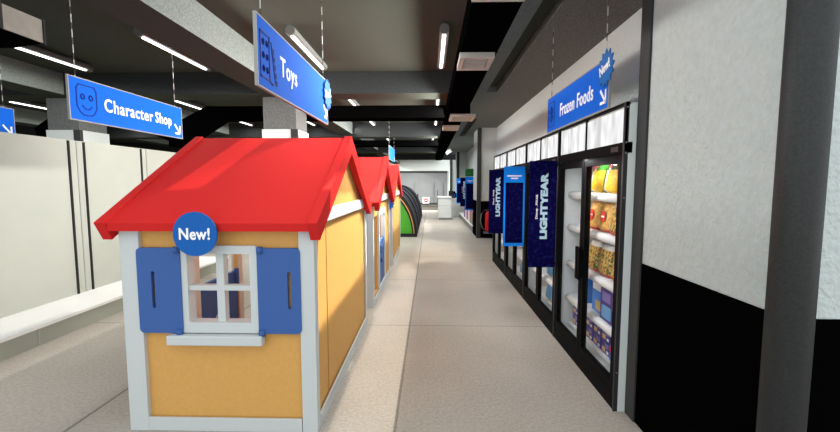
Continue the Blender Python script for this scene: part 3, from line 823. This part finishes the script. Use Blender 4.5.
# far banners and end shelf beyond the pier
t = thing('low_shelf_unit', 'low white shelf base along the wall beyond the black pier', 'shelving', (1.6, 15.9, 0))
part('base_deck', B((1.36, 1.88, 13.0, 18.8, .19, .22)), M['gonddeck'], t)
part('plinth', B((1.38, 1.88, 13.0, 18.8, 0, .19)), M['slotgrey'], t)
part('back_panel', B((1.80, 1.88, 13.0, 18.8, .22, 1.80)), M['gond'], t)
for zz in (.75, 1.2, 1.6): part('shelf', B((1.45, 1.80, 13.0, 18.8, zz, zz+.03)), M['gonddeck'], t)
blue_banner(1.14, 1.42, 12.95, .72, 1.80, 'small far blue bordered banner under the green topper', None, 'far banners beyond the pier')
tt_ = navy_banner(1.14, 1.40, 15.1, .72, 1.80, 'small far navy banner between two blue banners'); tt_['group'] = 'far banners beyond the pier'
blue_banner(1.14, 1.42, 17.3, .72, 1.80, 'smallest blue banner, farthest along the wall', None, 'far banners beyond the pier')
for ch in list(tt_.children):
    if ch.name.startswith('bracket'): D.objects.remove(ch)
bx_ = [('pinkbox', 13.2, .22, 0), ('pinkbox', 13.6, .22, 0)]
def stand(y, col, z0, h, label):
    bm = B((1.40, 1.52, y-.09, y+.09, z0, z0+h), bev=.01); tube(bm, [(1.46, y, z0+h-.005), (1.46, y, z0+h+.04)], .03, 10)
    solo('bottle', bm, col, (1.46, y, z0), label, 'bottle', 'bottles on the low white shelf')
for i, y in enumerate((13.15, 13.45, 13.75, 14.05, 14.6, 15.2, 15.8, 16.4)):
    stand(y, [M['green'], M['ppink'], M['pgreen'], M['ppink'], M['white'], M['ppink'], M['white'], M['plilac']][i], .221, [.42, .42, .36, .42, .4, .4, .4, .4][i],
          ['dark green', 'pink', 'bright green', 'pink', 'white', 'pink', 'white', 'lilac'][i]+' bottle standing %s on the low white shelf beyond the pier' % ['first', 'second', 'third', 'fourth', 'fifth', 'sixth', 'seventh', 'eighth'][i])
t = thing('shelf_topper', 'dark green box-shaped sign above the far blue banner', 'sign', (1.35, 13.3, 1.82))
part('panel', B((1.16, 1.8, 13.02, 13.4, 1.82, 2.06), bev=.01), M['green'], t)
part('stripe', B((1.18, 1.7, 13.012, 13.02, 1.90, 1.93)), M['pgreen'], t)

# ------------------------------------------------------------------ fire extinguisher
t = thing('fire_extinguisher', 'red fire extinguisher hanging on the black part of the pier', 'fire extinguisher', (1.66, 11.5, .2))
bm = bmesh.new(); tube(bm, [(1.66, 11.50, .22), (1.66, 11.50, .24), (1.66, 11.50, .70), (1.66, 11.50, .76), (1.66, 11.50, .79)], [.06, .075, .075, .05, .02], 20)
part('cylinder', bm, M['fire'], t)
part('valve', B((1.64, 1.68, 11.48, 11.52, .79, .83), (1.60, 1.70, 11.485, 11.515, .83, .85)), M['darkm'], t)
bm = bmesh.new(); tube(bm, [(1.64, 11.5, .81), (1.56, 11.48, .83), (1.47, 11.47, .70), (1.45, 11.47, .50), (1.50, 11.47, .32), (1.58, 11.48, .25)], .014, 8)
part('hose', bm, M['slotgrey'], t)
part('wall_bracket', B((1.62, 1.70, 11.57, 11.616, .5, .55), (1.55, 1.80, 11.42, 11.60, .155, .2)), M['slotgrey'], t)

# ------------------------------------------------------------------ tents
def tent(y0, y1, label, front=True):
    t = thing('tent', label, 'tent', (-1.4, (y0+y1)/2, 0), 'tents set up in a row')
    cx, a, h = -1.4, 1.02, 1.5
    def arc(s, n=24, base=0): return [(s*a*math.cos(PI*k/n), base+(h*s-base)*math.sin(PI*k/n)) for k in range(n+1)]
    def ring(so, si, ya, yb, m, name, lab=None):
        o_, i_ = arc(so), arc(si)
        bm = bmesh.new(); n = len(o_)
        A = [[bm.verts.new((cx+p[0], yy, p[1])) for p in q] for yy in (ya, yb) for q in (o_, i_)]
        for k in range(n-1):
            for q in ((A[0], A[1]), (A[2], A[3]), (A[0], A[2]), (A[1], A[3])):
                bm.faces.new((q[0][k], q[0][k+1], q[1][k+1], q[1][k]))
        for k in (0, n-1): bm.faces.new((A[0][k], A[1][k], A[3][k], A[2][k]))
        bmesh.ops.recalc_face_normals(bm, faces=bm.faces[:])
        for f in bm.faces: f.smooth = False
        return part(name, bm, m, t, lab)
    L = y1-y0
    ring(1.0, .965, y0, y0+.10, M['tblack'], 'front_arch', 'black binding')
    ring(.995, .965, y0+.10, y0+.25, M['tgrey'], 'canopy')
    ring(.992, .965, y0+.25, y0+.40, M['tblue'] if not front else M['tblack'], 'canopy_stripe')
    ring(.99, .96, y0+.40, y1, M['tgrey'], 'canopy')
    ring(1.0, .96, y0+L*.55, y0+L*.65, M['tblack'], 'middle_arch')
    ring(1.0, .96, y1-.08, y1, M['tblack'], 'rear_arch')
    ring(.966, .925, y0-.012, y0+.02, M['tblack'], 'door_edge')
    ring(.925, .90, y0-.02, y0+.02, M['torange'], 'orange_stripe', 'orange stripe')
    ring(.901, .86, y0-.024, y0+.02, M['tblack'], 'inner_arch', 'black binding')
    pts = [(p[0], max(p[1], .02)) for p in arc(.865)]
    part('front_panel', plate(pts, [], (cx, y0, 0), (1,0,0), (0,0,1), (0,1,0), .01), M['tgreen'] if front else M['tgrey'], t, 'green front' if front else None)
    part('ground_strip', B((cx-a, cx+a, y0-.03, y0+.05, 0, .10)), M['tblack'], t)
tent(11.82, 13.3, 'green-fronted dome tent nearest, right behind the playhouses')
tent(13.85, 15.2, 'charcoal dome tent directly behind the green one', False)
tent(15.7, 17.2, 'charcoal dome tent, third in the row of tents', False)
tent(18.3, 19.7, 'charcoal dome tent at the far end of the row of tents', False)

# ------------------------------------------------------------------ counter, gate, far things
t = thing('service_counter', 'white service counter at the far end of the aisle, front section', 'counter', (.62, 17.8, 0), 'white service counters')
part('body', B((.36, .93, 17.5, 18.6, 0, .94)), M['counter'], t)
part('countertop', B((.33, .95, 17.46, 18.62, .94, 1.0), bev=.008), M['white'], t)
part('panel_line', B((.36, .93, 17.49, 17.5, .30, .32), (.36, .93, 17.49, 17.5, .62, .64)), M['fside'], t)
part('kick_board', B((.38, .92, 17.485, 17.5, 0, .08)), M['slotgrey'], t)
t = thing('service_counter', 'longer white service counter behind the front one, reaching the wall', 'counter', (1.3, 19.8, 0), 'white service counters')
part('body', B((.96, 1.85, 19.4, 20.3, 0, .80)), M['counter'], t)
part('countertop', B((.94, 1.87, 19.36, 20.34, .80, .86), bev=.008), M['white'], t)
part('panel_line', B((.96, 1.85, 19.39, 19.4, .30, .32)), M['fside'], t)
t = thing('cash_register', 'dark cash register on the far white counter', 'register', (1.1, 19.7, .86))
part('base', B((.98, 1.24, 19.5, 19.8, .861, .97), bev=.01), M['darkm'], t)
part('screen', B((.97, 1.15, 19.62, 19.66, 1.0, 1.22)), M['darkm'], t)
part('screen_stand', B((1.04, 1.08, 19.63, 19.68, .96, 1.05)), M['slotgrey'], t)
part('keypad', B((1.17, 1.23, 19.5, 19.6, .97, 1.08), bev=.005), M['tblue'], t)
t = thing('entry_gate', 'dark entry gate rails in front of the glass shopfront', 'gate', (-.2, 27.9, 0))
part('top_rail', B((-.85, .55, 27.9, 27.95, .64, .70)), M['slotgrey'], t)
part('bottom_rail', B((-.85, .55, 27.9, 27.95, .08, .22)), M['darkm'], t)
for x, w, h in ((-.85, .09, .85), (-.2, .03, .68), (.52, .04, 1.1)): part('post', B((x-w/2, x+w/2, 27.87, 27.98, 0, h)), M['darkm'], t)
t = thing('no_entry_sign', 'white no entry sign with red disc on the far gate', 'sign', (-.28, 27.8, .2))
part('board', B((-.51, -.05, 27.84, 27.86, .18, .62)), M['white'], t)
part('disc', plate(disc(-.28, .40, .15, 24), [], (0, 27.832, 0), (1,0,0), (0,0,1), (0,1,0), .008), M['signred'], t, 'red disc')
part('bar', B((-.37, -.19, 27.826, 27.832, .375, .425)), M['white'], t, 'white bar')
t = thing('security_camera', 'small white security camera hanging under the soffit edge', 'camera', (.9, 18.9, 3.0))
bm = B((-.16, .16, -.09, .09, -.07, .07), bev=.015)
bmesh.ops.rotate(bm, verts=bm.verts, cent=(0,0,0), matrix=Matrix.Rotation(math.radians(-32), 3, 'Y'))
bmesh.ops.translate(bm, verts=bm.verts, vec=(.88, 18.9, 3.04))
part('body', bm, M['white'], t)
bm = bmesh.new(); tube(bm, [(.95, 18.9, 3.03), (1.02, 18.9, 2.98), (1.06, 18.9, 3.172)], .03, 8)
part('bracket', bm, M['tblue'], t)

# ------------------------------------------------------------------ lights
w = D.worlds.new('World'); bpy.context.scene.world = w; w.use_nodes = True
bg = w.node_tree.nodes['Background']; bg.inputs[0].default_value = (.93, .97, 1, 1); bg.inputs[1].default_value = 1.5

def area(name, loc, sx_, sy_, power, col=(1, 1, 1), rot=None, spread=PI):
    la = D.lights.new(name, 'AREA'); la.shape = 'RECTANGLE'; la.size = sx_; la.size_y = sy_; la.energy = power; la.color = col; la.spread = spread
    o = D.objects.new(name, la); C.objects.link(o); o.location = loc
    if rot: o.rotation_euler = rot
    return o
# glow of the fluorescent rows, one lamp just under each tube
for (x, y) in rows:
    area('fluorescent_glow', (x, y+.67, 3.172), .038, 1.22, 450 if y > 20 else 60 if y > 14 else 22 if y > 6 else (22 if x < -2 else 9), (1, .99, .95))
for yy in (3.448, 6.03, 8.61):
    la = D.lights.new('playhouse_lamp', 'POINT'); la.energy = 13; la.shadow_soft_size = 0  # added unseen fill that brightens the house interior
    o = D.objects.new('playhouse_lamp', la); C.objects.link(o); o.location = (-.95, yy, 1.35)
# added unseen fill strips along the duct's left face and the long beam's right face
def linear(name, loc, d, length, power, spread):
    o = area(name, loc, .16, length, power, (1, .98, .94), None, math.radians(spread))
    o.rotation_euler = Vector(d).to_track_quat('-Z', 'Y').to_euler()
    z = -Vector(d).normalized(); yv = Vector((0,1,0)); xv = yv.cross(z).normalized()
    o.rotation_euler = Matrix((xv, yv, xv.cross(yv))).transposed().to_euler()
linear('duct_linear_lamp', (.235, 7.9, 2.82), (-1, 0, -.25), 9, 350, 140)
linear('beam_linear_lamp', (-2.13, 8, 3.08), (1, 0, -.2), 11, 120, 115)
o = area('soffit_lamp', (.80, 16.5, 3.16), .2, 6, 60, (1, 1, .97), None, math.radians(150))  # added fill for the far right wall and counters, no fixture there
linear('back_linear_lamp', (.235, 17, 2.82), (-1, 0, -.1), 8, 60, 140)  # added unseen fill for the far part of the aisle

# added unseen narrow-beam lamps below the ceiling, standing in for slanting sun bands
dv = Vector((-.45, -.26, -1)); dh = dv.normalized()
def beamlight(i0, i1, y0, y1, E, zt=2.75):
    u = (Vector((0,1,0))-dh*dh.y).normalized(); wv = dh.cross(u).normalized()
    ny = max(1, round((y1-y0)/1.6)); nx = max(1, round((i1-i0)/.6))
    for a in range(nx):
        for b in range(ny):
            xi = i0+(i1-i0)*(a+.5)/nx; yi = y0+(y1-y0)*(b+.5)/ny
            p = Vector((xi, yi, 0))-dv*zt
            sxw = (i1-i0)/nx*.913; syw = (y1-y0)/ny*.973
            la = D.lights.new('ceiling_beam_lamp', 'AREA'); la.shape = 'RECTANGLE'; la.size = sxw; la.size_y = syw
            la.energy = E*sxw*syw; la.color = (1, .93, .80); la.spread = math.radians(1.5)
            o = D.objects.new('ceiling_beam_lamp', la); C.objects.link(o); o.location = p
            zz = -dh; R = Matrix((wv, u, wv.cross(u))).transposed()
            if wv.cross(u).dot(zz) < 0: R = Matrix((-wv, u, (-wv).cross(u))).transposed()
            o.rotation_euler = R.to_euler()
SUN = 2.0
beamlight(-.73, -.226, 2.0, 7.9, SUN*1.15)
beamlight(-1.42, -1.02, 2.3, 10.2, SUN*5)
beamlight(-2.50, -2.28, 2.3, 4.6, SUN*1.2)
beamlight(-5.5, -3.5, 2.6, 8.2, SUN*.45)
beamlight(-.3, 1.25, 8.0, 11.2, SUN*.85)
beamlight(-.35, .05, 12.5, 17.5, SUN*.8)

# ------------------------------------------------------------------ camera
cam = D.cameras.new('camera'); co = D.objects.new('camera', cam); C.objects.link(co)
cam.sensor_width = 36; cam.lens = 36*400/840; cam.clip_start = .05
f = 400.; p = math.atan(33/f); psi = math.atan(10/f*math.cos(p))
R_ = Vector((math.cos(psi), math.sin(psi), 0)); F_ = Vector((-math.sin(psi)*math.cos(p), math.cos(psi)*math.cos(p), -math.sin(p))); U_ = R_.cross(F_)
co.matrix_world = Matrix.Translation((0, 0, 1.6)) @ Matrix((R_, U_, -F_)).transposed().to_4x4()
sc = bpy.context.scene; sc.camera = co
sc.view_settings.view_transform = 'Standard'; sc.view_settings.look = 'None'; sc.view_settings.gamma = 1; sc.view_settings.exposure = 0
sc.view_settings.use_curve_mapping = False
for o in D.objects:
    if o.type == 'LIGHT': o.location = o.location
